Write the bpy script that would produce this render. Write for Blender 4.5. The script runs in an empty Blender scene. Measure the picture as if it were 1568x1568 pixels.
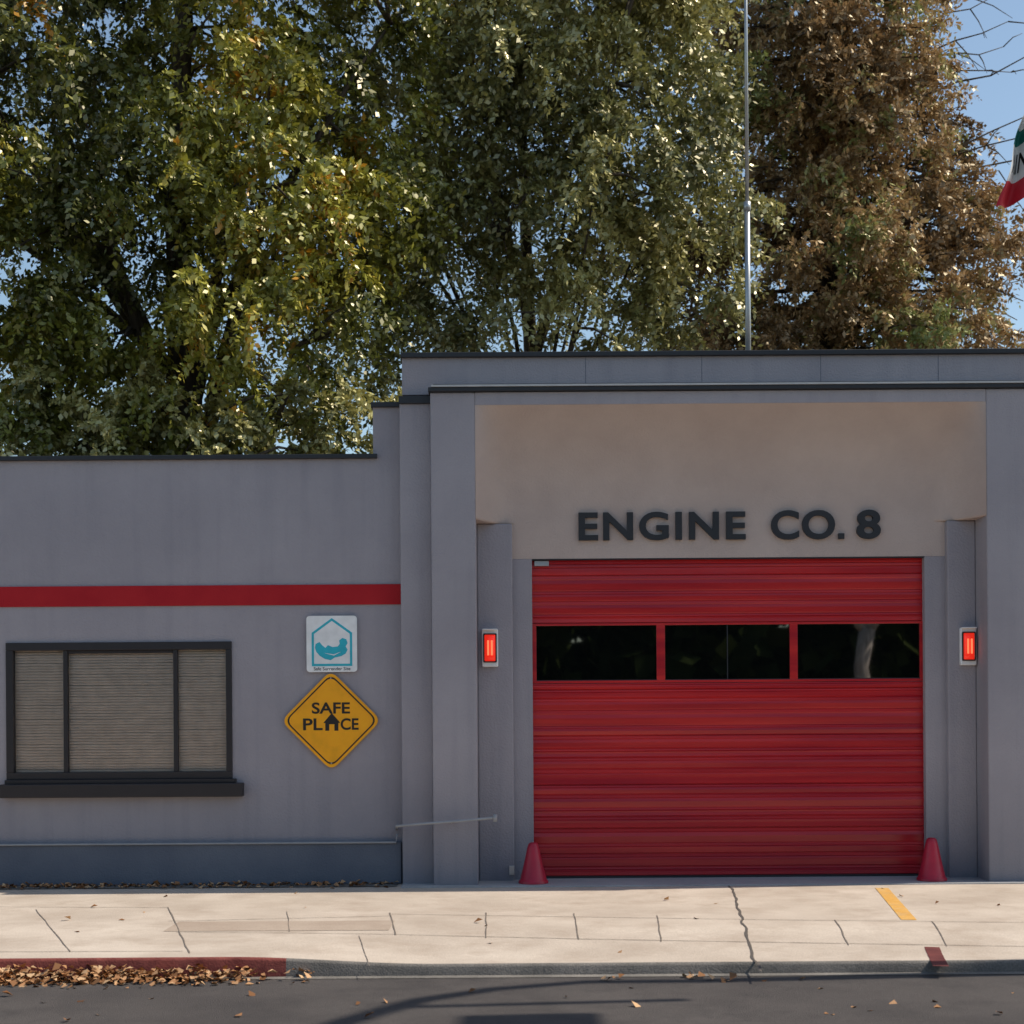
import bpy, math, random
import numpy as np
from mathutils import Vector, Matrix, noise
random.seed(7); rng=np.random.default_rng(11)
S=bpy.context.scene
COL=S.collection
# ---------------------------------------------------------------- image pixels to metres, by the camera projection
CAMD=14.0; CAMH=1.6; F=2324.0
def mx(u,d=0.0): return (u-784.0)/F*(CAMD+d)     # image pixel coordinates -> metres, on the plane that stands at depth d
def mz(v,d=0.0): return CAMH-(v-1091.0)/F*(CAMD+d)
# ---------------------------------------------------------------- materials
def newmat(name):
    m=bpy.data.materials.new(name); m.use_nodes=True
    nt=m.node_tree; return m,nt,nt.nodes['Principled BSDF']
def N(nt,t,**k):
    n=nt.nodes.new(t)
    for a,b in k.items(): setattr(n,a,b)
    return n
def simple(name,col,rough=.6,metal=0.,spec=.5):
    m,nt,b=newmat(name)
    b.inputs['Base Color'].default_value=(*col,1); b.inputs['Roughness'].default_value=rough
    b.inputs['Metallic'].default_value=metal; b.inputs['Specular IOR Level'].default_value=spec
    tc=N(nt,'ShaderNodeTexCoord'); no=N(nt,'ShaderNodeTexNoise'); no.inputs['Scale'].default_value=9; no.inputs['Detail'].default_value=3
    nt.links.new(tc.outputs['Object'],no.inputs['Vector'])
    mr=N(nt,'ShaderNodeMapRange'); mr.inputs['From Min'].default_value=.3; mr.inputs['From Max'].default_value=.7
    mr.inputs['To Min'].default_value=.9; mr.inputs['To Max'].default_value=1.06
    nt.links.new(no.outputs['Fac'],mr.inputs['Value'])
    mu=N(nt,'ShaderNodeVectorMath',operation='SCALE'); mu.inputs[0].default_value=col
    nt.links.new(mr.outputs['Result'],mu.inputs['Scale']); nt.links.new(mu.outputs['Vector'],b.inputs['Base Color'])
    return m
def surface(name,c1,c2,scale=.7,bump=.25,bscale=120,rough=.85,grime=None,speck=0.,stretch=(1,1,1),stain=None):
    m,nt,b=newmat(name); L=nt.links.new
    tc=N(nt,'ShaderNodeTexCoord'); mp=N(nt,'ShaderNodeMapping'); mp.inputs['Scale'].default_value=stretch
    L(tc.outputs['Object'],mp.inputs['Vector'])
    n1=N(nt,'ShaderNodeTexNoise'); n1.inputs['Scale'].default_value=scale; n1.inputs['Detail'].default_value=6; n1.inputs['Roughness'].default_value=.62
    L(mp.outputs['Vector'],n1.inputs['Vector'])
    cr=N(nt,'ShaderNodeValToRGB'); cr.color_ramp.elements[0].position=.34; cr.color_ramp.elements[1].position=.68
    cr.color_ramp.elements[0].color=(*c1,1); cr.color_ramp.elements[1].color=(*c2,1)
    L(n1.outputs['Fac'],cr.inputs['Fac']); out=cr.outputs['Color']
    n2=N(nt,'ShaderNodeTexNoise'); n2.inputs['Scale'].default_value=bscale; n2.inputs['Detail'].default_value=2
    L(tc.outputs['Object'],n2.inputs['Vector'])
    if speck>0:
        mr=N(nt,'ShaderNodeMapRange'); mr.inputs['From Min'].default_value=.3; mr.inputs['From Max'].default_value=.7
        mr.inputs['To Min'].default_value=1-speck; mr.inputs['To Max'].default_value=1+speck
        L(n2.outputs['Fac'],mr.inputs['Value'])
        mu=N(nt,'ShaderNodeVectorMath',operation='SCALE'); L(out,mu.inputs[0]); L(mr.outputs['Result'],mu.inputs['Scale']); out=mu.outputs['Vector']
    if stain:
        n4=N(nt,'ShaderNodeTexNoise'); n4.inputs['Scale'].default_value=2.0; n4.inputs['Detail'].default_value=6; n4.inputs['Roughness'].default_value=.72
        L(tc.outputs['Object'],n4.inputs['Vector'])
        m4=N(nt,'ShaderNodeMapRange'); m4.inputs['From Min'].default_value=.48; m4.inputs['From Max'].default_value=.70; m4.inputs['To Max'].default_value=.75
        L(n4.outputs['Fac'],m4.inputs['Value'])
        mi=N(nt,'ShaderNodeMix',data_type='RGBA'); L(m4.outputs['Result'],mi.inputs['Factor']); L(out,mi.inputs['A']); mi.inputs['B'].default_value=(*stain,1); out=mi.outputs['Result']
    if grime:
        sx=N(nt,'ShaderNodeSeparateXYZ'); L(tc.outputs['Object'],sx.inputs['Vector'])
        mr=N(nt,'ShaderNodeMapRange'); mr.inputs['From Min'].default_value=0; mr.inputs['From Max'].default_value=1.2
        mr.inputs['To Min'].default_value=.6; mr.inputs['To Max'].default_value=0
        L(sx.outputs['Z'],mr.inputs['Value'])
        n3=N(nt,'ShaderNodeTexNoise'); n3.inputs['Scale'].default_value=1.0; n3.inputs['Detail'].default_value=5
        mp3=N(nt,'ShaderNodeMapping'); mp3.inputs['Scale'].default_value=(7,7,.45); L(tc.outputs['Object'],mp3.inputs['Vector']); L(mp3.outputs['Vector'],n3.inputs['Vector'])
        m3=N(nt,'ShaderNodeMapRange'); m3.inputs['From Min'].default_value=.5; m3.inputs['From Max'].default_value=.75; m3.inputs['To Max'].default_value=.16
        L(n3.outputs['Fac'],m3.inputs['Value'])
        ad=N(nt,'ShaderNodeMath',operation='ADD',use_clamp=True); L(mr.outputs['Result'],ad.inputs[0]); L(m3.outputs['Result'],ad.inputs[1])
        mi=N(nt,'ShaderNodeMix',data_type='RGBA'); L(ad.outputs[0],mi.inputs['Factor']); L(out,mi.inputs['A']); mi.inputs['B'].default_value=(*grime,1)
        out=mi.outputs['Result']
    L(out,b.inputs['Base Color']); b.inputs['Roughness'].default_value=rough; b.inputs['Specular IOR Level'].default_value=.25
    if bump>0:
        bp=N(nt,'ShaderNodeBump'); bp.inputs['Strength'].default_value=bump; bp.inputs['Distance'].default_value=.01
        L(n2.outputs['Fac'],bp.inputs['Height']); L(bp.outputs['Normal'],b.inputs['Normal'])
    return m
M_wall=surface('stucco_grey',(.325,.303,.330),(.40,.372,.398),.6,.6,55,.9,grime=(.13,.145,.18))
M_hood=surface('stucco_recess',(.47,.375,.335),(.57,.465,.415),.9,.5,55,.9)  # warmer and lighter than the wall: pavement bounce light put into the colour
M_plinth=surface('plinth_paint',(.095,.113,.15),(.145,.163,.20),.9,.5,60,.9)
M_black=simple('black_trim',(.018,.019,.024),.5)
M_flash=simple('flashing',(.5,.5,.5),.45)
M_stripe=surface('red_band',(.40,.010,.018),(.48,.018,.024),2,.3,70,.7)
M_frame=simple('window_frame_brown',(.022,.018,.02),.45)
M_letter=simple('letters_dark',(.02,.020,.024),.5)
M_conc=surface('concrete_pavement',(.41,.34,.28),(.56,.48,.405),.9,.25,90,.9,speck=.12,stain=(.37,.295,.235))
M_conc2=surface('concrete_patch',(.34,.265,.21),(.43,.35,.285),1.5,.25,90,.9,speck=.1)
M_concg=surface('concrete_threshold',(.30,.30,.31),(.38,.38,.38),1.5,.25,90,.9,speck=.1)
M_gut=surface('gutter_dirt_shade',(.13,.12,.11),(.22,.20,.18),3,.4,90,.9,speck=.2)
M_joint=simple('joint_dirt',(.17,.14,.115),.95)
M_crack=simple('crack_dirt',(.09,.075,.065),.95)
M_asph=surface('asphalt',(.062,.055,.054),(.095,.084,.080),.8,.9,160,.9,speck=.45,stain=(.05,.045,.045))
M_ground=surface('earth',(.12,.10,.07),(.2,.17,.12),.3,0,20,.95)
M_gravel=surface('gravel',(.08,.075,.07),(.22,.2,.18),25,1,60,.95,speck=.4)
M_kred=surface('kerb_red',(.15,.035,.03),(.27,.075,.06),8,.4,80,.8)
M_yel=surface('paint_yellow',(.58,.30,.06),(.68,.40,.12),9,.2,80,.7,speck=.1,stain=(.45,.36,.25))
M_dred=surface('paint_darkred',(.10,.025,.025),(.17,.045,.04),6,.2,80,.8)
M_steel=simple('galvanised',(.42,.43,.44),.4,.6)
M_pipe=simple('painted_pipe',(.30,.31,.33),.5)
M_white=simple('white_enamel',(.90,.90,.89),.35)
M_cyan=simple('cyan_print',(.03,.48,.60),.4)
M_yellow=simple('sign_yellow',(1.0,.43,.010),.35)
M_print=simple('black_print',(.015,.012,.01),.5)
M_cone=simple('cone_red',(.40,.010,.035),.4)
M_blind=simple('blind_slat',(.92,.77,.64),.6)
M_dark=simple('dark_interior',(.02,.02,.02),.9)
m,nt,b=newmat('lamp_red_lens'); b.inputs['Base Color'].default_value=(.6,.02,.01,1); b.inputs['Roughness'].default_value=.2
b.inputs['Emission Color'].default_value=(1,.03,.012,1); b.inputs['Emission Strength'].default_value=.6; M_lens=m
m,nt,b=newmat('lamp_hot'); b.inputs['Base Color'].default_value=(.8,.1,.05,1); b.inputs['Emission Color'].default_value=(1,.20,.08,1); b.inputs['Emission Strength'].default_value=1.2; M_hot=m
m,nt,b=newmat('dark_glass'); b.inputs['Base Color'].default_value=(.003,.004,.004,1); b.inputs['Roughness'].default_value=.02; b.inputs['IOR'].default_value=2.4; M_glassd=m
m=bpy.data.materials.new('window_glass'); m.use_nodes=True; nt=m.node_tree; nt.nodes.clear()
o=N(nt,'ShaderNodeOutputMaterial'); mi=N(nt,'ShaderNodeMixShader'); tr=N(nt,'ShaderNodeBsdfTransparent'); gl=N(nt,'ShaderNodeBsdfGlossy'); fr=N(nt,'ShaderNodeFresnel')
tr.inputs['Color'].default_value=(.95,.95,.95,1); gl.inputs['Roughness'].default_value=.02; fr.inputs['IOR'].default_value=1.5
for a,b_ in ((fr.outputs[0],mi.inputs[0]),(tr.outputs[0],mi.inputs[1]),(gl.outputs[0],mi.inputs[2]),(mi.outputs[0],o.inputs[0])): nt.links.new(a,b_)
M_glass=m
def doormat():
    m,nt,b=newmat('door_red'); L=nt.links.new
    tc=N(nt,'ShaderNodeTexCoord'); mp=N(nt,'ShaderNodeMapping'); mp.inputs['Scale'].default_value=(.3,1,7)
    L(tc.outputs['Object'],mp.inputs['Vector']); n=N(nt,'ShaderNodeTexNoise'); n.inputs['Scale'].default_value=1.6; n.inputs['Detail'].default_value=6
    L(mp.outputs['Vector'],n.inputs['Vector']); cr=N(nt,'ShaderNodeValToRGB')
    cr.color_ramp.elements[0].position=.35; cr.color_ramp.elements[1].position=.78
    cr.color_ramp.elements[0].color=(.37,.003,.014,1); cr.color_ramp.elements[1].color=(.66,.026,.022,1)
    L(n.outputs['Fac'],cr.inputs['Fac'])
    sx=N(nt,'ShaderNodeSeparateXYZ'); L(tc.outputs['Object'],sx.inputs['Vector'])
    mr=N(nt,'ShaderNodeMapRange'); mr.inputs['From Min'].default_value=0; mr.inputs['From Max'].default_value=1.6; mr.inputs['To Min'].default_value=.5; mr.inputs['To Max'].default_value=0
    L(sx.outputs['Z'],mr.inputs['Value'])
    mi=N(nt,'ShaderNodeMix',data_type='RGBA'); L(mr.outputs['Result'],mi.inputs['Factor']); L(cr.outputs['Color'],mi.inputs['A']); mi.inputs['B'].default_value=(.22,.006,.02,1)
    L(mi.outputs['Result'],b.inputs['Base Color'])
    b.inputs['Roughness'].default_value=.30; b.inputs['Specular IOR Level'].default_value=.5
    n2=N(nt,'ShaderNodeTexNoise'); n2.inputs['Scale'].default_value=2.5; L(tc.outputs['Object'],n2.inputs['Vector'])
    bp=N(nt,'ShaderNodeBump'); bp.inputs['Strength'].default_value=.3; bp.inputs['Distance'].default_value=.03
    L(n2.outputs['Fac'],bp.inputs['Height']); L(bp.outputs['Normal'],b.inputs['Normal'])
    return m
M_door=doormat()
def leafmat(name,ramp,trans=.3,gloss=.06):
    m=bpy.data.materials.new(name); m.use_nodes=True; nt=m.node_tree; L=nt.links.new; nt.nodes.clear()
    o=N(nt,'ShaderNodeOutputMaterial')
    at=N(nt,'ShaderNodeAttribute',attribute_name='tone'); cr=N(nt,'ShaderNodeValToRGB')
    els=cr.color_ramp.elements
    while len(els)<len(ramp): els.new(.5)
    for e,(p,c) in zip(els,ramp): e.position=p; e.color=(*c,1)
    L(at.outputs['Fac'],cr.inputs['Fac'])
    b=N(nt,'ShaderNodeBsdfDiffuse'); L(cr.outputs['Color'],b.inputs['Color']); last=b
    if trans>0:
        t=N(nt,'ShaderNodeBsdfTranslucent'); L(cr.outputs['Color'],t.inputs['Color'])
        mi=N(nt,'ShaderNodeMixShader'); mi.inputs[0].default_value=trans
        L(b.outputs[0],mi.inputs[1]); L(t.outputs[0],mi.inputs[2]); last=mi
    if gloss>0:
        g_=N(nt,'ShaderNodeBsdfGlossy'); g_.inputs['Roughness'].default_value=.42; g_.inputs['Color'].default_value=(1,.92,.74,1)
        m2=N(nt,'ShaderNodeMixShader'); m2.inputs[0].default_value=gloss
        L(last.outputs[0],m2.inputs[1]); L(g_.outputs[0],m2.inputs[2]); last=m2
    L(last.outputs[0],o.inputs['Surface'])
    return m
M_leafA=leafmat('leaf_green',[(0,(.035,.047,.010)),(.35,(.125,.14,.022)),(.72,(.32,.32,.045)),(.94,(.46,.38,.05)),(1,(.60,.28,.02))],.22,.10)
M_leafB=leafmat('leaf_olive',[(0,(.065,.075,.022)),(.5,(.22,.22,.07)),(1,(.48,.44,.16))],.2,.14)
M_leafC=leafmat('leaf_rust',[(0,(.09,.06,.03)),(.4,(.28,.175,.085)),(.64,(.50,.335,.17)),(.80,(.32,.32,.12)),(1,(.22,.27,.085))],.2,.06)
M_leafD=leafmat('leaf_back',[(0,(.02,.03,.012)),(1,(.05,.065,.02))],.0,0)
M_bark=surface('bark',(.05,.04,.03),(.12,.095,.075),3,0,25,.95,stretch=(4,4,1))
M_barkl=surface('bark_pale',(.30,.24,.21),(.75,.66,.60),3,1,25,.95,stretch=(4,4,1))
M_fallen=leafmat('fallen_leaf',[(0,(.14,.06,.025)),(.5,(.38,.19,.09)),(1,(.60,.40,.23))],0,.03)
# ---------------------------------------------------------------- mesh helpers
def empty(name):
    e=bpy.data.objects.new(name,None); COL.objects.link(e); return e
def mesh(name,verts,faces,mat,parent=None,smooth=False):
    me=bpy.data.meshes.new(name); me.from_pydata([tuple(v) for v in verts],[],faces); me.materials.append(mat); me.update()
    if smooth:
        me.polygons.foreach_set('use_smooth',[True]*len(me.polygons))
    o=bpy.data.objects.new(name,me); COL.objects.link(o)
    if parent: o.parent=parent
    return o
def bevel(o,w,seg=2):
    b=o.modifiers.new('b','BEVEL'); b.width=w; b.segments=seg; b.limit_method='ANGLE'; return o
def box(name,X0,X1,Y0,Y1,Z0,Z1,mat,parent=None,bev=0):
    v=[(x,y,z) for z in (Z0,Z1) for y in (Y0,Y1) for x in (X0,X1)]
    f=[(0,2,3,1),(4,5,7,6),(0,1,5,4),(2,6,7,3),(0,4,6,2),(1,3,7,5)]
    o=mesh(name,v,f,mat,parent)
    if bev: bevel(o,bev)
    return o
def pbox(name,u0,u1,v0,v1,d0,d1,mat,parent=None,bev=0,z0=None):
    return box(name,mx(u0,d0),mx(u1,d0),d0,d1,mz(v1,d0) if z0 is None else z0,mz(v0,d0),mat,parent,bev)
def tube(pts,rad,seg=8):
    V=[];Fc=[]; n=len(pts); P=[Vector(p) for p in pts]
    for i in range(n):
        t=(P[min(i+1,n-1)]-P[max(i-1,0)]).normalized()
        a=t.cross(Vector((.13,.97,.2))).normalized(); b=t.cross(a)
        for k in range(seg):
            an=2*math.pi*k/seg; V.append(P[i]+(a*math.cos(an)+b*math.sin(an))*rad[i])
    for i in range(n-1):
        for k in range(seg):
            k2=(k+1)%seg; Fc.append((i*seg+k,i*seg+k2,(i+1)*seg+k2,(i+1)*seg+k))
    Fc.append(tuple(range(seg-1,-1,-1))); Fc.append(tuple((n-1)*seg+k for k in range(seg)))
    return V,Fc
def tubes(name,specs,mat,parent=None,seg=8):
    V=[];Fc=[]
    for p,r in specs:
        v,f=tube(p,r,seg); o=len(V); V+=v; Fc+=[tuple(i+o for i in q) for q in f]
    return mesh(name,V,Fc,mat,parent,True)
def plate(name,pts,y,th,mat,parent=None):
    n=len(pts); V=[(x,y,z) for x,z in pts]+[(x,y+th,z) for x,z in pts]
    Fc=[tuple(range(n)),tuple(range(2*n-1,n-1,-1))]+[(i,(i+1)%n,n+(i+1)%n,n+i) for i in range(n)]
    return mesh(name,V,Fc,mat,parent)
def ring(name,po,pi,y,th,mat,parent=None):
    n=len(po); V=[(x,y,z) for x,z in po]+[(x,y,z) for x,z in pi]+[(x,y+th,z) for x,z in po]
    Fc=[(i,(i+1)%n,n+(i+1)%n,n+i) for i in range(n)]+[(i,2*n+i,2*n+(i+1)%n,(i+1)%n) for i in range(n)]
    return mesh(name,V,Fc,mat,parent)
def rpoly(pts,r,seg=5):
    out=[]; n=len(pts)
    for i in range(n):
        p=Vector(pts[i]); a=(Vector(pts[i-1])-p).normalized(); b=(Vector(pts[(i+1)%n])-p).normalized()
        for k in range(seg+1):
            t=k/seg; q=p+a*r*(1-t)**2+b*r*t**2; out.append((q.x,q.y))
    return out
def text(name,s,x0,x1,z0,z1,y,th,off,mat,parent=None,space=1.0):
    c=bpy.data.curves.new(name,'FONT'); c.body=s; c.size=1; c.extrude=.1; c.offset=off; c.space_character=space; c.resolution_u=6
    o=bpy.data.objects.new('tmp',c); COL.objects.link(o); bpy.context.view_layer.update()
    me=bpy.data.meshes.new_from_object(o.evaluated_get(bpy.context.evaluated_depsgraph_get())); bpy.data.objects.remove(o)
    co=np.empty(len(me.vertices)*3); me.vertices.foreach_get('co',co); co=co.reshape(-1,3); a=co.min(0); b=co.max(0)
    u=(co-a)/(b-a); out=np.stack([x0+u[:,0]*(x1-x0), y+th*(1-u[:,2]), z0+u[:,1]*(z1-z0)],1)
    me.vertices.foreach_set('co',out.ravel()); me.materials.clear(); me.materials.append(mat); me.update()
    ob=bpy.data.objects.new(name,me); COL.objects.link(ob)
    if parent: ob.parent=parent
    return ob
# ================================================================ FIRE STATION
fs=empty('fire_station')
XR=mx(1513); XL=mx(730.5)                 # clear opening of the portal
Zp=mz(600)                                # top of portal face
box('portal_pier_a',mx(662),XL,0,.6,0,Zp,M_wall,fs,.012)
box('portal_pier_b',XR,mx(1582),0,.6,0,Zp,M_wall,fs,.012)
box('portal_lintel',XL+.001,XR-.001,.001,.58,mz(620),Zp-.002,M_wall,fs,.004)
box('portal_cap',mx(659),mx(1585),-.035,.17,Zp+.001,mz(593),M_black,fs,.006)
box('portal_flashing',mx(664),mx(1586),-.045,.17,mz(593)+.001,mz(590),M_flash,fs)
box('portal_cap_upper',mx(667),mx(1584),-.02,.17,mz(590)+.001,mz(588.3),M_black,fs)
pbox('parapet',619,1640,546,604,.18,9,M_wall,fs,.006)
pbox('parapet_coping',617,1643,538.5,546,.14,9.1,M_black,fs,.005)
pbox('side_pier',615,662.2,617,0,.15,.6,M_wall,fs,.006,z0=0)
pbox('side_pier_cap',613.5,663,605,616.6,.125,.6,M_black,fs,.004)
box('side_pier_b',mx(1582)+.002,mx(1628),.15,.6,0,mz(617,.15),M_wall,fs,.006)
box('bay_side_wall_a',mx(615,.15)+.02,mx(640,.15),.601,9,0,mz(604,.18)-.004,M_wall,fs)
box('bay_side_wall_b',mx(1600,.15),mx(1626,.15),.601,9,0,mz(604,.18)-.004,M_wall,fs)
box('bay_back_wall',mx(640,.15),mx(1600,.15),8.8,9,0,mz(604,.18)-.004,M_wall,fs)
box('right_wing',mx(1628)+.003,11,.3,7,0,mz(700,.3),M_wall,fs)
box('right_wing_cap',mx(1628)+.003,11.1,.26,7.1,mz(700,.3)+.001,mz(693,.3),M_black,fs)
for k in range(4):
    xx=mx((900,1078,1260,1440)[k],.18); box('parapet_joint',xx,xx+.004,.178,.182,mz(602,.18),mz(547,.18),M_plinth,fs)
D=.3
zt=mz(700,D); xs=mx(574,D); xe=mx(615,.15)+.018
box('step_block',xs,xe,D,7,0,mz(622,D),M_wall,fs)
pbox('step_block_cap',571,619,614,621.6,D-.03,7.02,M_black,fs,.004)
wx0,wx1,wz1,wz0=mx(10,D),mx(354,D),mz(981,D),mz(1190,D)
box('wing_wall_right',wx1,xs-.0005,D,.55,0,zt,M_wall,fs)
box('wing_wall_left',-9,wx0,D,.55,0,zt,M_wall,fs)
box('wing_wall_top',wx0+.0005,wx1-.0005,D,.55,wz1,zt,M_wall,fs)
box('wing_wall_under',wx0+.0005,wx1-.0005,D,.55,0,wz0,M_wall,fs)
box('wing_back',-9,xs-.001,6.8,7,0,zt,M_wall,fs)
box('wing_roof',-9,xs-.001,.551,6.799,zt-.3,zt-.12,M_dark,fs)
pbox('wing_coping',-720,580,693,699.7,D-.04,D+.3,M_black,fs,.004)
pbox('red_band',-700,617.2,893,924,D-.014,D+.01,M_stripe,fs,.003)
pbox('plinth',-700,613,1288,0,D-.07,D+.01,M_plinth,fs,.01,z0=0)
box('roof_slab',mx(640,.15),mx(1600,.15),.61,8.79,mz(604,.18)-.3,mz(604,.18)-.1,M_dark,fs)
tubes('wall_conduit',[([(-9,D-.085,mz(1287,D)),(mx(606,D),D-.085,mz(1287.5,D)),(mx(608,D),D-.085,mz(1275,D))],[.010]*3)],M_pipe,fs)
# window
W=D+.03
for nm,a in (('frame_top',(9,355,979,991)),('frame_bottom',(9,355,1178,1189)),('frame_left',(9,20,991.2,1177.8)),('frame_right',(346,355,991.2,1177.8)),
             ('mullion_a',(97,103.5,991.2,1177.8)),('mullion_b',(265.5,272,991.2,1177.8))):
    pbox('window_'+nm,*a,D-.022 if 'mull' not in nm else D+.0,D+.05,M_frame,fs,.004)
pbox('window_sash',104,265,991.4,996,D+.015,D+.05,M_frame,fs)
pbox('window_sill',-2,370,1196,1217,D-.11,D+.02,M_frame,fs,.008)
pbox('window_sill_upper',6,360,1189.3,1195.6,D-.06,D+.02,M_frame,fs,.004)
mesh('window_pane',[(mx(19,W),D+.03,mz(1180,W)),(mx(348,W),D+.03,mz(1180,W)),(mx(348,W),D+.03,mz(989,W)),(mx(19,W),D+.03,mz(989,W))],[(0,1,2,3)],M_glass,fs)
V=[];Fc=[]
for (ua,ub) in ((16,100),(100.5,268),(268.5,350)):
    zz=wz0+.02; ph=random.uniform(0,6)
    while zz<wz1-.02:
        n=len(V); a=mx(ua,D+.07); b=mx(ub,D+.07); K=6; jit=random.uniform(-.0016,.0016)
        for i in range(K+1):
            x=a+(b-a)*i/K; sag=.0014*math.sin(i*2.1+ph+zz*3)+jit; yo=.004*noise.noise(Vector((x*3,zz*7,1)))
            V+=[(x,D+.064+yo,zz+sag),(x,D+.058+yo,zz+.007+sag),(x,D+.062+yo,zz+.018+sag),(x,D+.073+yo,zz+.0265+sag)]
        for i in range(K):
            for k in range(3): Fc.append((n+4*i+k,n+4*i+4+k,n+4*i+5+k,n+4*i+1+k))
        zz+=.0265
mesh('window_blinds',V,Fc,M_blind,fs,True)
box('window_backing',wx0,wx1,D+.14,D+.16,wz0,wz1,M_dark,fs)
# recess -----------------------------------------------------------------
DB=.42; DP=.34; DD=.5
z803=mz(803,DB)
xjl=mx(816,DB); xjr=mx(1417,DB); zdoor=mz(856,DB)
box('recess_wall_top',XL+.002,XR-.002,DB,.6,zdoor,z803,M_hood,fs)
box('recess_jamb_a',XL+.002,xjl,DB,.6,0,zdoor-.0005,M_wall,fs,.004)
box('recess_jamb_b',xjr,XR-.002,DB,.6,0,zdoor-.0005,M_wall,fs,.004)
box('pilaster_a',XL+.001,mx(786,DP),DP,DB+.02,0,z803-.002,M_wall,fs,.012)
box('pilaster_b',mx(1452,DP),XR-.001,DP,DB+.02,0,z803-.002,M_wall,fs,.012)
nx,nz=130,44; V=[];Fc=[]
zt2=mz(620)+.002; fl=.42
for j in range(nz+1):
    a=j/nz; z=zt2+(z803-zt2)*a; Fa=1-(1-a)**2.6
    for i in range(nx+1):
        t=i/nx; t=.5-.5*math.cos(math.pi*t)
        x=XL+(XR-XL)*t; ds=min(x-XL,XR-x)/fl; ds=min(1,max(0,ds)); G=1-(1-ds)**2.8
        V.append((x,.004+(DB-.004)*Fa*G,z))
for j in range(nz):
    for i in range(nx):
        p=j*(nx+1)+i; Fc.append((p,p+1,p+nx+2,p+nx+1))
b0=nz*(nx+1); o=len(V)
for i in range(nx+1): V.append((V[b0+i][0],DB+.01,z803+.0003))
for i in range(nx):
    if V[b0+i][1]<DB-.003 or V[b0+i+1][1]<DB-.003: Fc.append((b0+i,b0+i+1,o+i+1,o+i))
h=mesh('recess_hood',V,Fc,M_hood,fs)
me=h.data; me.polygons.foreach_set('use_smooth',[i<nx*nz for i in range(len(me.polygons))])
def letters(nm,s,u0,u1,v0=785,v1=828.5,off=.024,sp=1.0):
    d=DB-.035
    return text(nm,s,mx(u0,d),mx(u1,d),mz(v1,d),mz(v0,d),d,.045,off,M_letter,fs,sp)
letters('letters_engine','ENGINE',888,1144,sp=1.12)
letters('letters_co','CO',1183,1281,v0=784,v1=829,sp=1.06)
d=DB-.035
box('letters_stop',mx(1286,d),mx(1295,d),d,DB+.01,mz(828.5,d),mz(820,d),M_letter,fs)
letters('letter_eight','8',1314,1351,v0=784,v1=829)
# door ---------------------------------------------------------------------
x0,x1=xjl-.01,xjr+.01
def doorpanel(nm,za,zb):
    prof=[]; z=za; k=0
    while z<zb-.012:
        h=min((.085,.125,.095,.15,.11)[k%5],zb-z); tilt=random.uniform(-.004,.004)
        if k%4==0: prof+=[(DD+.012,z),(DD+.012,z+.004),(DD+tilt,z+.010)]
        else: prof+=[(DD+.006,z+.001),(DD+.006,z+.005),(DD+tilt,z+.013)]
        prof+=[(DD-.003-tilt,z+h*.5),(DD+tilt*.5,z+h*.66),(DD+.004,z+h*.73),(DD-.002,z+h*.80),(DD,z+h-.005)]
        z+=h; k+=1
    V=[];Fc=[]
    nxx=10
    for (y,z) in prof:
        for i in range(nxx+1):
            x=x0+(x1-x0)*i/nxx
            V.append((x,y+.004*noise.noise(Vector((x*.7,z*2.5,2))),z))
    for j in range(len(prof)-1):
        for i in range(nxx):
            p=j*(nxx+1)+i; Fc.append((p,p+1,p+nxx+2,p+nxx+1))
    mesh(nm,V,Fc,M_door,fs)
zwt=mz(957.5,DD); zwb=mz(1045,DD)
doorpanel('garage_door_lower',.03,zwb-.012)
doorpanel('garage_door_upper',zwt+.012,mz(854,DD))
box('garage_door_seal',x0,x1,DD-.004,DD+.03,.002,.032,M_black,fs)
box('garage_door_rail_low',x0,x1,DD-.006,DD+.03,zwb-.012,zwb+.012,M_door,fs,.003)
box('garage_door_rail_top',x0,x1,DD-.006,DD+.03,zwt-.008,zwt+.012,M_door,fs,.003)
for i,(a,b) in enumerate(((816,822),(1006,1019),(1210,1222),(1409,1418))):
    box('garage_door_stile_%d'%i,mx(a,DD),mx(b,DD),DD-.004,DD+.03,zwb+.0125,zwt-.0085,M_door,fs,.003)
for i,(a,b) in enumerate(((822,1006),(1019,1210),(1222,1409))):
    box('garage_door_window_%d'%i,mx(a,DD)-.005,mx(b,DD)+.005,DD+.014,DD+.02,zwb+.006,zwt-.004,M_glassd,fs)
    box('garage_door_gasket_%d'%i,mx(a,DD),mx(b,DD),DD+.004,DD+.013,zwb+.0125,zwb+.02,M_black,fs)
box('garage_door_divider',mx(1114,DD),mx(1115.5,DD),DD+.008,DD+.0135,zwb+.02,zwt-.009,M_black,fs)
box('door_frame_head',x0,x1,DB+.001,DD-.012,zdoor-.012,zdoor-.001,M_black,fs)
pbox('door_sensor',820,842,859,867,DD-.05,DD-.01,M_steel,fs,.003)
pbox('wall_outlet',778,786,1326,1340,DP-.03,DP+.01,M_steel,fs,.003)
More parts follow.
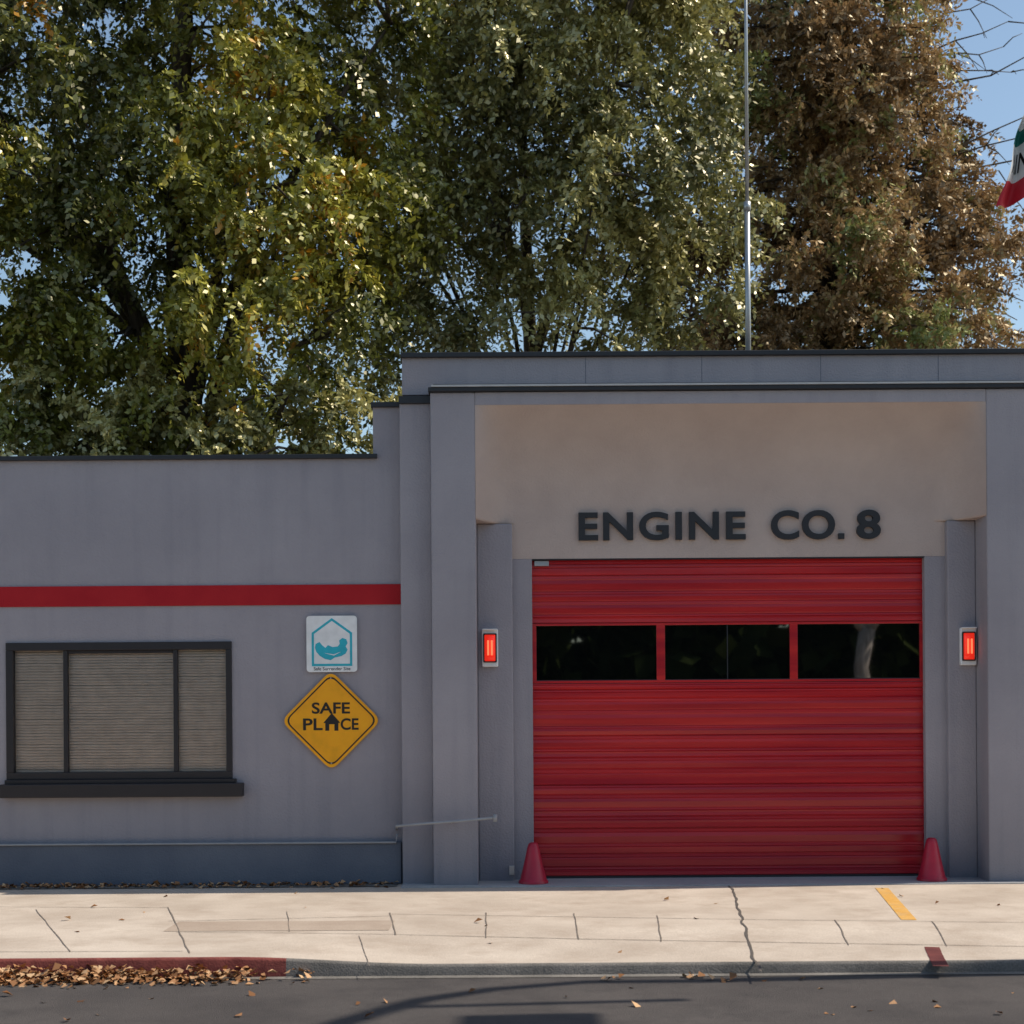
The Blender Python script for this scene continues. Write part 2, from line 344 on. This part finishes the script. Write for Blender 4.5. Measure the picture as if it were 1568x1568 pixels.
# ================================================================ wall lamps
def lamp(u,v):
    e=empty('wall_lamp'); d=DP
    pbox('back_box',u-12.5,u+12.5,v-29,v+29,d-.05,d,M_white,e,.012)
    x,z=mx(u,d-.05),mz(v,d-.05); w,hh=.052,.125
    po=rpoly([(x-w-.012,z-hh-.012),(x+w+.012,z-hh-.012),(x+w+.012,z+hh+.012),(x-w-.012,z+hh+.012)],.012)
    pi=rpoly([(x-w,z-hh),(x+w,z-hh),(x+w,z+hh),(x-w,z+hh)],.012)
    ring('bezel',po,pi,d-.066,.018,M_print,e)
    V=[];Fc=[];n1,n2=10,14
    for j in range(n2+1):
        for i in range(n1+1):
            a=i/n1*2-1; b=j/n2*2-1
            V.append((x+a*w,d-.056-.035*math.sqrt(max(0,1-a*a))*(1-abs(b)**6)**.5,z+b*hh))
    for j in range(n2):
        for i in range(n1):
            p=j*(n1+1)+i; Fc.append((p,p+1,p+n1+2,p+n1+1))
    mesh('lens',V,Fc,M_lens,e,True)
    for k in (-1,1):
        box('filament_glow',x+k*.017-.009,x+k*.017+.009,d-.096,d-.085,z-.07,z+.07,M_hot,e,.004)
    box('top_cap',x-.07,x+.07,d-.085,d-.04,z+.168,z+.18,M_white,e,.004)
lamp(751,992); lamp(1484,994.5)
# ================================================================ signs
e=empty('safe_place_sign'); d=D-.03
cx,cz=mx(507,d),mz(1101.5,d); R=72.5/F*(CAMD+d)
def dia(R,r): return rpoly([(cx,cz-R),(cx+R,cz),(cx,cz+R),(cx-R,cz)],r)
plate('panel',dia(R*1.06,.09),d,.006,M_yellow,e)
ring('border',dia(R*.985,.08),dia(R*.945,.075),d-.0015,.001,M_print,e)
def st(nm,s,u0,u1,v0,v1,off,par,mat,dd): return text(nm,s,mx(u0,dd),mx(u1,dd),mz(v1,dd),mz(v0,dd),dd-.002,.0018,off,mat,par)
st('word_safe','SAFE',477.5,536,1073.5,1091,.022,e,M_print,d)
st('word_pl','PL',464,494,1098,1116,.022,e,M_print,d)
st('word_ce','CE',521.5,549,1098,1116,.022,e,M_print,d)
hs=[(495,1105),(508,1090),(521,1105),(518,1105),(518,1117),(512,1117),(512,1107),(504,1107),(504,1117),(498,1117),(498,1105)]
plate('house_symbol',[(mx(a,d),mz(b,d)) for a,b in hs[::-1]],d-.002,.0018,M_print,e)
for sx_,sz_ in ((0,.9),(0,-.9)): tubes('bolt',[([(cx+sx_*R,d-.006,cz+sz_*R),(cx+sx_*R,d+.03,cz+sz_*R)],[.008,.008])],M_steel,e)
e=empty('safe_surrender_sign')
u0,u1,v0,v1=470,547.5,941,1027
q=lambda a,b:(mx(a,d),mz(b,d))
plate('panel',rpoly([q(u0,v1),q(u1,v1),q(u1,v0),q(u0,v0)],.035),d,.005,M_white,e)
ring('house_outline',[q(478,1018),q(540,1018),q(540,967),q(509,944.5),q(478,967)],[q(481.5,1014.5),q(536.5,1014.5),q(536.5,968.7),q(509,948.7),q(481.5,968.7)],d-.0015,.001,M_cyan,e)
hand=[(484,984),(490,981),(494,986),(499,990),(503,986),(510,989),(518,988),(521,984),(520,979),(525,975),(531,977),(533,983),(530,988),(533,993),(530,999),(523,1003),(513,1005),(507,1009),(498,1007),(490,1002),(485,996),(483,990)]
plate('baby_in_hand',[q(a,b) for a,b in hand[::-1]],d-.0015,.001,M_cyan,e)
ring('baby_line',[q(497,998),q(512,1000),q(523,996),q(512,1002)],[q(500,998.6),q(512,1000.8),q(519,998),q(512,1001)],d-.003,.001,M_white,e)
st('caption','Safe Surrender Site',481,537,1019.5,1024.5,.0,e,M_print,d)
# ================================================================ cones
def cone(u,vtop):
    e=empty('traffic_cone'); d=.12; x=mx(u,d); H=mz(vtop,d)
    prof=[(.138,0),(.138,.02),(.128,.03),(.122,.04),(.085,H*.5),(.056,H*.86),(.046,H*.95),(.032,H*.99),(.0,H)]
    seg=28;V=[];Fc=[]
    for r,z in prof:
        for k in range(seg): V.append((x+r*math.cos(2*math.pi*k/seg),d+r*math.sin(2*math.pi*k/seg),z+.013))
    for j in range(len(prof)-1):
        for k in range(seg):
            k2=(k+1)%seg; Fc.append((j*seg+k,j*seg+k2,(j+1)*seg+k2,(j+1)*seg+k))
    mesh('shell',V,Fc,M_cone,e,True)
cone(815,1292); cone(1425,1289)
e=empty('pipe_rail')
P=[(mx(606,D),D+.0,mz(1268,D)),(mx(606,D-.2),D-.2,mz(1266,D-.2)),(mx(606,-.1),-.12,mz(1264,-.12)),(mx(640,-.12),-.12,mz(1261,-.12)),(mx(700,-.12),-.12,mz(1257,-.12)),(mx(756,-.12),-.12,mz(1252,-.12))]
tubes('pipe',[(P,[.013]*6),([(mx(757,-.12),-.12,mz(1247,-.12)),(mx(757,-.12),-.12,mz(1258,-.12))],[.02,.02])],M_pipe,e)
tubes('bracket',[([(mx(690,0),0.01,mz(1259,0)),(mx(690,0),-.12,mz(1258,-.1))],[.01,.01])],M_pipe,e)
# ================================================================ roof mast
e=empty('antenna_mast'); d=1.2; x=mx(1149.5,d); zr=mz(600,d)
tubes('pole',[([(x,d,zr),(x,d,mz(320,d))],[.028,.028]),([(x,d,mz(320,d)),(x,d,mz(-250,d))],[.019,.015])],M_steel,e)
tubes('collar',[([(x,d,mz(326,d)),(x,d,mz(312,d))],[.036,.036])],M_steel,e)
tubes('base',[([(x,d,zr),(x,d,zr+.1)],[.09,.06])],M_steel,e)
# ================================================================ flag on its pole
e=empty('state_flag'); d=2.0; xp=mx(1640,d)
tubes('flag_pole',[([(xp,d,0),(xp,d,mz(60,d))],[.05,.035])],M_white,e)
M_fg=simple('flag_green',(.01,.16,.13),.7); M_fw=simple('flag_white',(.75,.73,.70),.7); M_fr=simple('flag_red',(.55,.015,.03),.7)
nu,nv=36,24
G_=[]
for j in range(nv+1):
    for i in range(nu+1):
        s=i/nu; t=j/nv
        a0=Vector((1640,90)); a1=Vector((1640,250))
        f0=Vector((1572,175)); f1=Vector((1529,326))
        h_=a0.lerp(a1,t); f_=f0.lerp(f1,t); p=h_.lerp(f_,s); p.y+=26*math.sin(math.pi*s)*.6
        p.x+=3*math.sin(9*t+2*s)*s
        dy=.09*math.sin(5.2*s*math.pi+1.6*t)*(.2+s)
        G_.append((mx(p.x,d),d+dy,mz(p.y,d)))
for nm,ra,rb,mt in (('flag_field',0,5,M_fw),('flag_grass',5,9,M_fg),('flag_lettering_band',9,18,M_fw),('flag_stripe',18,24,M_fr)):
    Fc=[]
    for j in range(ra,rb):
        for i in range(nu):
            p=j*(nu+1)+i; Fc.append((p,p+1,p+nu+2,p+nu+1))
    mesh(nm,G_,Fc,mt,e,True)
tt=text('flag_text','AIN',0,1,0,1,0,0.001,.01,M_print,e)
for v in tt.data.vertices:
    s=1-(.06+.26*v.co.x) ; t=.66-.20*v.co.z
    ii=min(nu-1,int(s*nu)); jj=min(nv-1,int(t*nv))
    a=Vector(G_[jj*(nu+1)+ii]); bx=Vector(G_[jj*(nu+1)+ii+1])-a; bz=Vector(G_[(jj+1)*(nu+1)+ii])-a
    c=a+bx*(s*nu-ii)+bz*(t*nv-jj); v.co=(c.x,c.y-.008,c.z)
# ================================================================ ground, pavement, road
mesh('ground',[(-600,-600,-.16),(600,-600,-.16),(600,600,-.16),(-600,600,-.16)],[(0,1,2,3)],M_ground)
def sm(a,b,x): t=max(0,min(1,(x-a)/(b-a))); return t*t*(3-2*t)
def pz(x,y):
    dr=sm(-1.9,-.5,x)*(1-sm(6.0,7.0,x)); return -.055*dr*sm(-2.7,-3.9,y)
sw=empty('sidewalk')
xsn=list(np.linspace(-14,14,281)); ysn=[1.0,.3,-.5,-1.5]+list(np.linspace(-2.4,-3.88,16))
V=[(x,y,pz(x,y)) for y in ysn for x in xsn]; nX=len(xsn)
Fc=[(j*nX+i,(j+1)*nX+i,(j+1)*nX+i+1,j*nX+i+1) for j in range(len(ysn)-1) for i in range(nX-1)]
mesh('slab',V,Fc,M_conc,sw)
kb=empty('kerb')
V=[];Fc=[];n=280
for i in range(n+1):
    x=-14+28*i/n; z=pz(x,-3.9)
    V+=[(x,-3.882,z+.001),(x,-3.975,z-.001),(x,-3.993,z-.008),(x,-4.0,z-.022),(x,-4.012,-.14)]
fa=[];fb=[];ft=[]
for i in range(n):
    for k in range(4):
        p=i*5+k; f=(p,p+1,p+6,p+5)
        if k==0: ft.append(f)
        elif -14+28*i/n<-1.5: fa.append(f)
        else: fb.append(f)
mesh('kerb_top',V,ft,M_conc,kb); mesh('kerb_face_painted',V,fa,M_kred,kb,True); mesh('kerb_face_plain',V,fb,M_gut,kb,True)  # plain face darkened: shade along the kerb is put into its colour
mesh('gutter',[(-14,-4.005,-.128),(-14,-4.10,-.128),(14,-4.10,-.128),(14,-4.005,-.128)],[(0,1,2,3)],M_gut)
mesh('road',[(-60,-4.10,-.131),(-60,-13,-.131),(60,-13,-.131),(60,-4.10,-.131)],[(0,1,2,3)],M_asph)
box('opposite_sidewalk',-30,30,-18,-13,-.15,0,M_conc)
V=[];Fc=[]
def strip(pts,w,wob=.0,dz=.004,vary=.3):
    P=[]
    for (a,b) in zip(pts[:-1],pts[1:]):
        L_=math.hypot(b[0]-a[0],b[1]-a[1]); n=max(2,int(L_/.06))
        for k in range(n): t=k/n; P.append((a[0]+(b[0]-a[0])*t,a[1]+(b[1]-a[1])*t))
    P.append(pts[-1]); o=len(V)
    for i,p in enumerate(P):
        a=P[max(0,i-1)]; b=P[min(len(P)-1,i+1)]; tx,ty=b[0]-a[0],b[1]-a[1]; l=math.hypot(tx,ty); nx_,ny_=-ty/l,tx/l
        wv=noise.noise(Vector((p[0]*3,p[1]*3,0)))*wob; ww=w*(1-vary+2*vary*random.random())/2
        for s in (-1,1):
            x=p[0]+nx_*(wv+s*ww); y=p[1]+ny_*(wv+s*ww); V.append((x,y,pz(x,y)+dz))
    for i in range(len(P)-1): Fc.append((o+2*i,o+2*i+1,o+2*i+3,o+2*i+2))
def g(u,v):
    z=0
    for _ in range(3):
        dist=F*(CAMH-z)/(v-1091); x=(u-784)/F*dist; z=pz(x,dist-CAMD)
    return (x,dist-CAMD)
def gu(u,v): return g(u-.007*(v-1091),v+.007*(u-784))
strip([gu(-300,1388),gu(258,1390)],.009); strip([gu(258,1411),gu(600,1403)],.009); strip([gu(600,1400),gu(1120,1408),gu(1568,1413),gu(1900,1414)],.009)
strip([gu(-300,1459),gu(280,1457)],.009); strip([gu(270,1428),gu(600,1431),gu(880,1437),gu(1140,1441),gu(1568,1448),gu(1900,1450)],.008)
for a in ((55,1393,108,1458,.007),(258,1390,290,1460,.009),(440,1396,443,1427,.006),(597,1398,606,1432,.009),(744,1398,745,1436,.008),(879,1399,886,1438,.008),(1006,1402,1012,1441,.008),
          (1279,1409,1299,1446,.009),(1427,1411,1450,1448,.007),(550,1433,566,1480,.005)):
    strip([gu(a[0],a[1]),gu(a[2],a[3])],a[4],.008)
mesh('joints',V,Fc,M_joint,sw)
V=[];Fc=[]; strip([gu(1118,1352),gu(1128,1385),gu(1146,1440),gu(1165,1488)],.018,.03); mesh('crack',V,Fc,M_crack,sw)
V=[];Fc=[]; strip([gu(262,1419),gu(600,1417)],.52,0,.0025,0); mesh('patched_panel',V,Fc,M_conc2,sw)
V=[];Fc=[]; strip([gu(1350,1360),gu(1392,1409)],.115,.0,.003,.02); mesh('painted_line_yellow',V,Fc,M_yel,sw)
V=[];Fc=[]; strip([gu(1427,1449),gu(1441,1480)],.10,.0,.003,.02); mesh('painted_line_red',V,Fc,M_dred,sw)
box('threshold',mx(612,-.1),mx(1600,-.1),-.12,.52,-.02,.012,M_concg,sw,.006)
mesh('gravel_strip',[(-14,-.02,.006),(mx(606),-.02,.006),(mx(606),.235,.006),(-14,.235,.006)],[(0,1,2,3)],M_gravel,sw)
# ================================================================ leaf litter
def litter(P,size):
    n=len(P); P=np.array(P)
    ang=rng.uniform(0,2*np.pi,n); s=size*rng.uniform(.5,1.3,n)
    dx=np.stack([np.cos(ang),np.sin(ang),rng.uniform(-.35,.5,n)],1)*s[:,None]
    wv=np.stack([-np.sin(ang),np.cos(ang),rng.uniform(-.3,.5,n)],1)*(s*.42)[:,None]
    up=np.zeros((n,3)); up[:,2]=s*.25
    return np.stack([P,P+dx*.5+wv+up,P+dx,P+dx*.5-wv+up*rng.uniform(-.2,1,(n,1))],1)
def quadmesh(name,Q,tone,mat,parent):
    n=len(Q); me=bpy.data.meshes.new(name); me.vertices.add(4*n); me.vertices.foreach_set('co',Q.reshape(-1).astype(np.float32))
    me.loops.add(4*n); me.loops.foreach_set('vertex_index',np.arange(4*n,dtype=np.int32))
    me.polygons.add(n); me.polygons.foreach_set('loop_start',np.arange(0,4*n,4,dtype=np.int32)); me.polygons.foreach_set('loop_total',np.full(n,4,dtype=np.int32))
    me.update(calc_edges=True); a=me.attributes.new('tone','FLOAT','FACE'); a.data.foreach_set('value',tone.astype(np.float32))
    me.materials.append(mat); o=bpy.data.objects.new(name,me); COL.objects.link(o)
    if parent: o.parent=parent
    return o
P=[]
for _ in range(4200):
    x=random.uniform(-6,-1.3)
    dens=max(.12,.5+.9*noise.noise(Vector((x*1.6,0,3))))
    if x>-2.2: dens*=max(0,(-1.25-x)/.95)
    if random.random()>dens: continue
    r=abs(random.gauss(0,.12)); P.append((x,-4.03-r,-.125+max(0,.08-r*.4)*random.random()))
for _ in range(34): P.append((random.uniform(-4,4),random.uniform(-4.2,-5.4),-.128))
for _ in range(22):
    x=random.uniform(-6,4.5); y=random.uniform(-.2,-3.8); P.append((x,y,pz(x,y)+.006))
for _ in range(500):
    x=random.uniform(-6,-1.1); y=.22-abs(random.gauss(0,.12)); P.append((x,y,.008+.01*random.random()))
for c_ in ((1060,1500),(925,1502),(1098,1506)):
    x=(c_[0]-784)/F*(4021/(c_[1]-1091)); y=4021/(c_[1]-1091)-14
    for _ in range(5): P.append((x+random.gauss(0,.04),y+random.gauss(0,.03),-.12))
quadmesh('fallen_leaves',litter(P,.055),rng.uniform(0,1,len(P)),M_fallen,None)
# ================================================================ street lamp (stands on the pavement, right of the view)
e=empty('street_lamp')
XP=6.7; YS=-.21
arc=[(1.18,-4.05),(.49,-4.17),(-.10,-4.40),(-.53,-4.74),(-.84,-5.24),(-1.03,-5.57),(-1.12,-6.0)]
pts=[]
for sx_,sy_ in arc:
    z=(XP-sx_)/.832-.13; pts.append((XP,sy_+YS*(1 if sx_>1 else .45)+.08*(z+.13),z))
base=(XP,pts[0][1],0)
tubes('pole',[([base,(XP,pts[0][1],3),pts[0]],[.12,.10,.07])],M_steel,e,14)
tubes('arm',[(pts,[.06,.06,.065,.075,.08,.085,.085])],M_steel,e,10)
tubes('base_flange',[([base,(XP,base[1],.12)],[.18,.16])],M_steel,e,14)
hx=Vector(pts[-1]); box('lamp_head',XP-.15,XP+.15,hx.y-.65,hx.y+.05,hx.z-.08,hx.z+.07,M_steel,e,.05)
a4=Vector(pts[3]).lerp(Vector(pts[4]),.45)
tubes('drop_pipe',[([a4,a4+Vector((0,0,-2.05))],[.045,.045])],M_steel,e)
ys_=pts[5][1]-.02
tubes('signal_hanger',[([(XP,ys_,pts[5][2]),(XP,ys_,8.1)],[.03,.03])],M_steel,e)
box('signal_head',XP-.14,XP+.14,ys_-.25,ys_+.28,7.45,8.12,M_black,e,.03)
# ================================================================ trees
def unit(v): return v/np.maximum(1e-6,np.linalg.norm(v,axis=-1,keepdims=True))
def leaves(name,C,Out,mat,parent,T=10,Lf=22,length=.55,droop=.5,ls=.11,lw=.038,tone=None,spread=1.0):
    n=len(C)
    dirs=unit(Out[:,None,:]*.7+rng.normal(0,1,(n,T,3))*spread*.6+np.array([0,0,.12]))
    ln=length*rng.uniform(.55,1.25,(n,T,1))
    t=(np.linspace(.12,1,Lf)[None,None,:]+rng.uniform(-.03,.03,(n,T,Lf)))[...,None]
    p=C[:,None,None,:]+dirs[:,:,None,:]*ln[:,:,None,:]*t
    p[...,2:]-=droop*ln[:,:,None,:]*t*t
    tan=np.broadcast_to(dirs[:,:,None,:],p.shape).copy(); tan[...,2:]-=2*droop*t; tan=unit(tan)
    side=unit(np.cross(tan,rng.normal(0,1,(n,T,1,3))+0*tan))
    sg=np.where(np.arange(Lf)%2==0,1.,-1.)[None,None,:,None]
    ld=unit(tan*.55+side*sg+rng.normal(0,.35,p.shape)+np.array([0,0,-.25]))
    wd=unit(np.cross(ld,rng.normal(0,1,p.shape)+np.array([.9,-.35,1.1])))
    s=rng.uniform(.6,1.25,p.shape[:3]+(1,))
    Q=np.stack([p,p+ld*ls*s*.45+wd*lw*s,p+ld*ls*s,p+ld*ls*s*.45-wd*lw*s],-2).reshape(-1,4,3)
    if tone is None: tone=rng.uniform(0,1,n)
    tn=np.clip(tone[:,None,None]*.75+rng.normal(0,.10,(n,T,1))+rng.uniform(0,.25,(n,T,Lf)),0,1).reshape(-1)
    quadmesh(name,Q,tn,mat,parent)
def ell(c,r,n,shell=.42,thr=None,sc=.55,seed=0,cut=.35):
    v=unit(rng.normal(0,1,(n,3))); rr=rng.uniform(0,1,(n,1))**shell
    P=np.array(c)+v*rr*np.array(r)
    keep=(v*rr)[:,1]<cut
    for i in range(n):
        if thr is not None and noise.noise(Vector(P[i]*sc)+Vector((seed,0,0)))<thr: keep[i]=False
    return P[keep],v[keep]
def limbs(parent,base,top,C,nl,r0,nsub=160,mat=None):
    base=Vector(base); top=Vector(top); specs=[]; pts=[]
    tr=[base.lerp(top,t)+Vector((.15*math.sin(5*t+base.x),.1*math.cos(4*t),0)) for t in np.linspace(0,1,9)]
    specs.append((tr,[r0*(1-.8*t) for t in np.linspace(0,1,9)]))
    idx=rng.choice(len(C),min(nl,len(C)),replace=False)
    for i in idx:
        tgt=Vector(C[i]); k=min(7,max(2,int((tgt.z-base.z)/(top.z-base.z)*8*.62))); s=tr[k]
        mid=s.lerp(tgt,.5)+Vector((random.uniform(-.3,.3),random.uniform(-.3,.3),.35))
        q=[]
        for t in np.linspace(0,1,8):
            q.append(s*(1-t)**2+mid*2*t*(1-t)+tgt*t*t+Vector((random.uniform(-.05,.05),)*3))
        rr=r0*.38*(1-k/12)
        specs.append((q,[rr*(1-.85*t) for t in np.linspace(0,1,8)])); pts+=q[2:]
    A=np.array([tuple(p) for p in pts])
    for i in rng.choice(len(C),min(nsub,len(C)),replace=False):
        dd=np.linalg.norm(A-C[i],axis=1); j=int(dd.argmin()); a=Vector(A[j]); b=Vector(C[i])
        if (a-b).length<.2: continue
        specs.append(([a,a.lerp(b,.5)+Vector((0,0,.1)),b],[.028,.02,.008]))
    tubes('trunk_and_limbs',specs,mat or M_bark,parent,6)
# A: large green tree on the left
e=empty('oak_tree')
parts=[ell((-6.2,8.5,11.5),(4.8,3.2,5.2),860,.36,-.3,.6,1,.3),ell((-4.4,8.2,7.8),(3.1,2.4,3.0),360,.36,-.24,.7,5,.3),ell((-8.2,8.0,7.4),(2.8,2.2,3.2),230,.36,-.3,.7,9,.3),ell((-2.6,8.6,10.4),(1.5,1.6,3.8),160,.4,-.25,.7,2,.3),
       ell((-6.0,9.6,12.2),(5.0,1.0,3.2),230,.5,None)]
C=np.concatenate([p[0] for p in parts]); O_=np.concatenate([p[1] for p in parts])
tone=np.array([.47+1.15*noise.noise(Vector(c*.4)+Vector((7,0,0))) for c in C])+rng.normal(0,.12,len(C))
tone=np.where(rng.uniform(0,1,len(C))<.008,1.3,np.clip(tone,0,.93))
leaves('crown',C,O_,M_leafA,e,T=9,Lf=19,length=.60,droop=.6,ls=.115,lw=.033,tone=tone)
limbs(e,(-4.6,8.8,0),(-4.9,8.8,13),C,18,.42)
# B: olive tree in the middle
e=empty('elm_tree')
parts=[ell((.5,10.3,13.2),(3.3,2.4,4.2),560,.42,-.2,.6,3),ell((1.7,10,9.9),(2.3,1.9,2.7),280,.5,-.16,.7,4),ell((-1.6,10.2,9.4),(2.0,1.8,3.2),240,.5,-.16,.7,14),ell((.6,9.8,8.5),(2.6,1.5,1.7),150,.6,.0,1.1,24),
       ell((.4,11.2,13.2),(3.2,.8,3.0),130,.5,None,cut=2),ell((2.6,11.0,13.4),(1.2,.8,1.8),60,.5,None,cut=2)]
C=np.concatenate([p[0] for p in parts]); O_=np.concatenate([p[1] for p in parts])
tone=np.array([.6+.85*noise.noise(Vector(c*.5)) for c in C])+rng.normal(0,.15,len(C))
leaves('crown',C,O_,M_leafB,e,T=9,Lf=18,length=.55,droop=.7,ls=.115,lw=.032,tone=np.clip(tone,0,1.1))
limbs(e,(.2,11.5,0),(.4,11.2,14.5),C,16,.2)
# C: rust-brown conifer on the right
e=empty('redwood_tree'); specs=[]
C=[];O_=[]
bx,by=5.9,14.0; Ht=20.0
tr=[(bx+.06*math.sin(z),by,z) for z in np.linspace(0,Ht,14)]
specs.append((tr,[.5*(1-.93*t) for t in np.linspace(0,1,14)]))
z=4.2
while z<Ht-1:
    rad=4.9*(1-((z-4)/(Ht-4)))**.8
    nb=8 if z<14 else 6
    for k in range(nb):
        a=random.uniform(math.pi*.9,2*math.pi*1.05) if random.random()<.8 else random.uniform(0,math.pi)
        L_=rad*random.uniform(.7,1.1)
        if math.cos(a)<-.3 and z<11: L_*=1.15
        dv=Vector((math.cos(a),math.sin(a),0)); up=random.uniform(-.02,.22)
        q=[]
        for t in np.linspace(0,1,7):
            q.append(Vector((bx,by,z))+dv*L_*t+Vector((0,0,up*L_*t-.28*L_*t*t)))
        specs.append((q,[.055*(1-.85*t) for t in np.linspace(0,1,7)]))
        m_=int(L_*3.2)
        for j in range(m_):
            t=random.uniform(.2,1.03); w=(1-t)*.5+.15
            off=Vector((random.gauss(0,w),random.gauss(0,w),random.gauss(0,.16)))
            C.append(tuple(Vector((bx,by,z))+dv*L_*t+Vector((0,0,up*L_*t-.28*L_*t*t))+off)); O_.append(tuple(dv*.9+Vector((0,0,-.1))))
    z+=random.uniform(.34,.52)
for k in range(26):
    z=random.uniform(9,17); a=random.uniform(-.5,.5); L_=random.uniform(3.8,5.6)*(1-(z-4)/26)
    q=[]; dz=random.uniform(-.1,.3); bend=random.uniform(-.5,.5)
    for t in np.linspace(0,1,8): q.append(Vector((bx+L_*t*math.cos(a)*1.15,by+L_*t*math.sin(a),z+dz*L_*t+bend*t*t+random.uniform(-.06,.06))))
    specs.append((q,[.035*(1-.8*t) for t in np.linspace(0,1,8)]))
    for j in range(5):
        i=random.randint(3,7); s=q[i]; d_=Vector((random.uniform(0,1),random.uniform(-.4,.4),random.uniform(-.9,.5)))*.7
        specs.append(([s,s+d_*.5+Vector((0,0,.05)),s+d_],[.013,.01,.004]))
C=np.array(C);O_=np.array(O_)
tone=np.array([.55+.85*noise.noise(Vector(c*.45)+Vector((2,9,0))) for c in C])+rng.normal(0,.14,len(C))
leaves('crown',C,O_,M_leafC,e,T=9,Lf=16,length=.46,droop=.45,ls=.11,lw=.028,tone=np.clip(tone,0,1.1))
tubes('trunk_and_limbs',specs,M_bark,e,5)
# D: lower shrubby tree behind the left wing
e=empty('privet_tree')
parts=[ell((-5.4,7.6,5.2),(5.2,1.5,1.5),360,.5,-.4,.8,21)]
C=np.concatenate([p[0] for p in parts]); O_=np.concatenate([p[1] for p in parts])
tone=np.array([.85+.5*noise.noise(Vector(c*.6)) for c in C])
leaves('crown',C,O_,M_leafB,e,T=9,Lf=18,length=.42,droop=.5,ls=.10,lw=.032,tone=np.clip(tone,0,1.1))
limbs(e,(-5.4,7.9,0),(-5.4,7.8,5.2),C,14,.14,60)
print('leaf quads',sum(len(o.data.polygons) for o in bpy.data.objects if o.type=='MESH'))
# trees across the street (behind the camera; they darken the door glass)
n=520
C=np.stack([rng.uniform(-22,26,n),rng.uniform(-30,-27,n),rng.uniform(.3,5.4,n)],1)
leaves('tree_row',C,np.tile([0,1.,0],(n,1)),M_leafD,None,T=6,Lf=6,length=1.3,droop=.4,ls=.9,lw=.4)
e=empty('street_tree'); bx_,by_=8.25,-20.5
P,v=ell((bx_,by_,7.0),(2.6,2.4,2.0),110,.5,None,cut=2)
leaves('crown',P,v,M_leafD,e,T=6,Lf=10,length=.7,droop=.5,ls=.25,lw=.09,tone=rng.uniform(0,1,len(P)))
tubes('trunk',[([(bx_,by_,-.1),(bx_+.05,by_,1.5),(bx_-.07,by_,2.6),(bx_+.08,by_,3.5)],[.26,.2,.17,.19]),
  ([(bx_+.06,by_,3.4),(bx_-.6,by_,4.3),(bx_-1.1,by_,6.6)],[.13,.1,.05]),([(bx_+.06,by_,3.4),(bx_+.7,by_,4.3),(bx_+1.3,by_,6.8)],[.14,.1,.05])],M_barkl,e,12)
# ================================================================ light
el=math.radians(50); th=math.radians(5.5)
sv=Vector((math.cos(el)*math.cos(th),math.cos(el)*math.sin(th),math.sin(el)))
sl=bpy.data.lights.new('sun','SUN'); sl.energy=5.0; sl.angle=math.radians(.5); sl.color=(1,.91,.77)
so=bpy.data.objects.new('sun',sl); so.rotation_euler=sv.to_track_quat('Z','Y').to_euler(); COL.objects.link(so)
w=bpy.data.worlds.new('World'); S.world=w; w.use_nodes=True; nt=w.node_tree
sk=nt.nodes.new('ShaderNodeTexSky'); sk.sky_type='NISHITA'; sk.sun_disc=False; sk.sun_elevation=el; sk.sun_rotation=math.radians(90)-th
sk.air_density=1.0; sk.dust_density=.8; sk.ozone_density=.6
tint=nt.nodes.new('ShaderNodeVectorMath'); tint.operation='MULTIPLY'; tint.inputs[1].default_value=(1.06,1.07,1.0)
nt.links.new(sk.outputs[0],tint.inputs[0]); nt.links.new(tint.outputs[0],nt.nodes['Background'].inputs[0]); nt.nodes['Background'].inputs[1].default_value=.15
# ================================================================ camera
cd=bpy.data.cameras.new('camera'); cd.sensor_width=36; cd.lens=36*F/1568; cd.shift_y=(1091-784)/1568; cd.clip_end=2000
cd.dof.use_dof=True; cd.dof.focus_distance=14.2; cd.dof.aperture_fstop=2.8
co=bpy.data.objects.new('camera',cd); COL.objects.link(co)
co.matrix_world=Matrix.Translation((0,-CAMD,CAMH))@Matrix.Rotation(math.pi/2,4,'X')@Matrix.Rotation(-.007,4,'Z')
S.camera=co
S.view_settings.view_transform='Standard'; S.view_settings.look='None'; S.view_settings.exposure=0
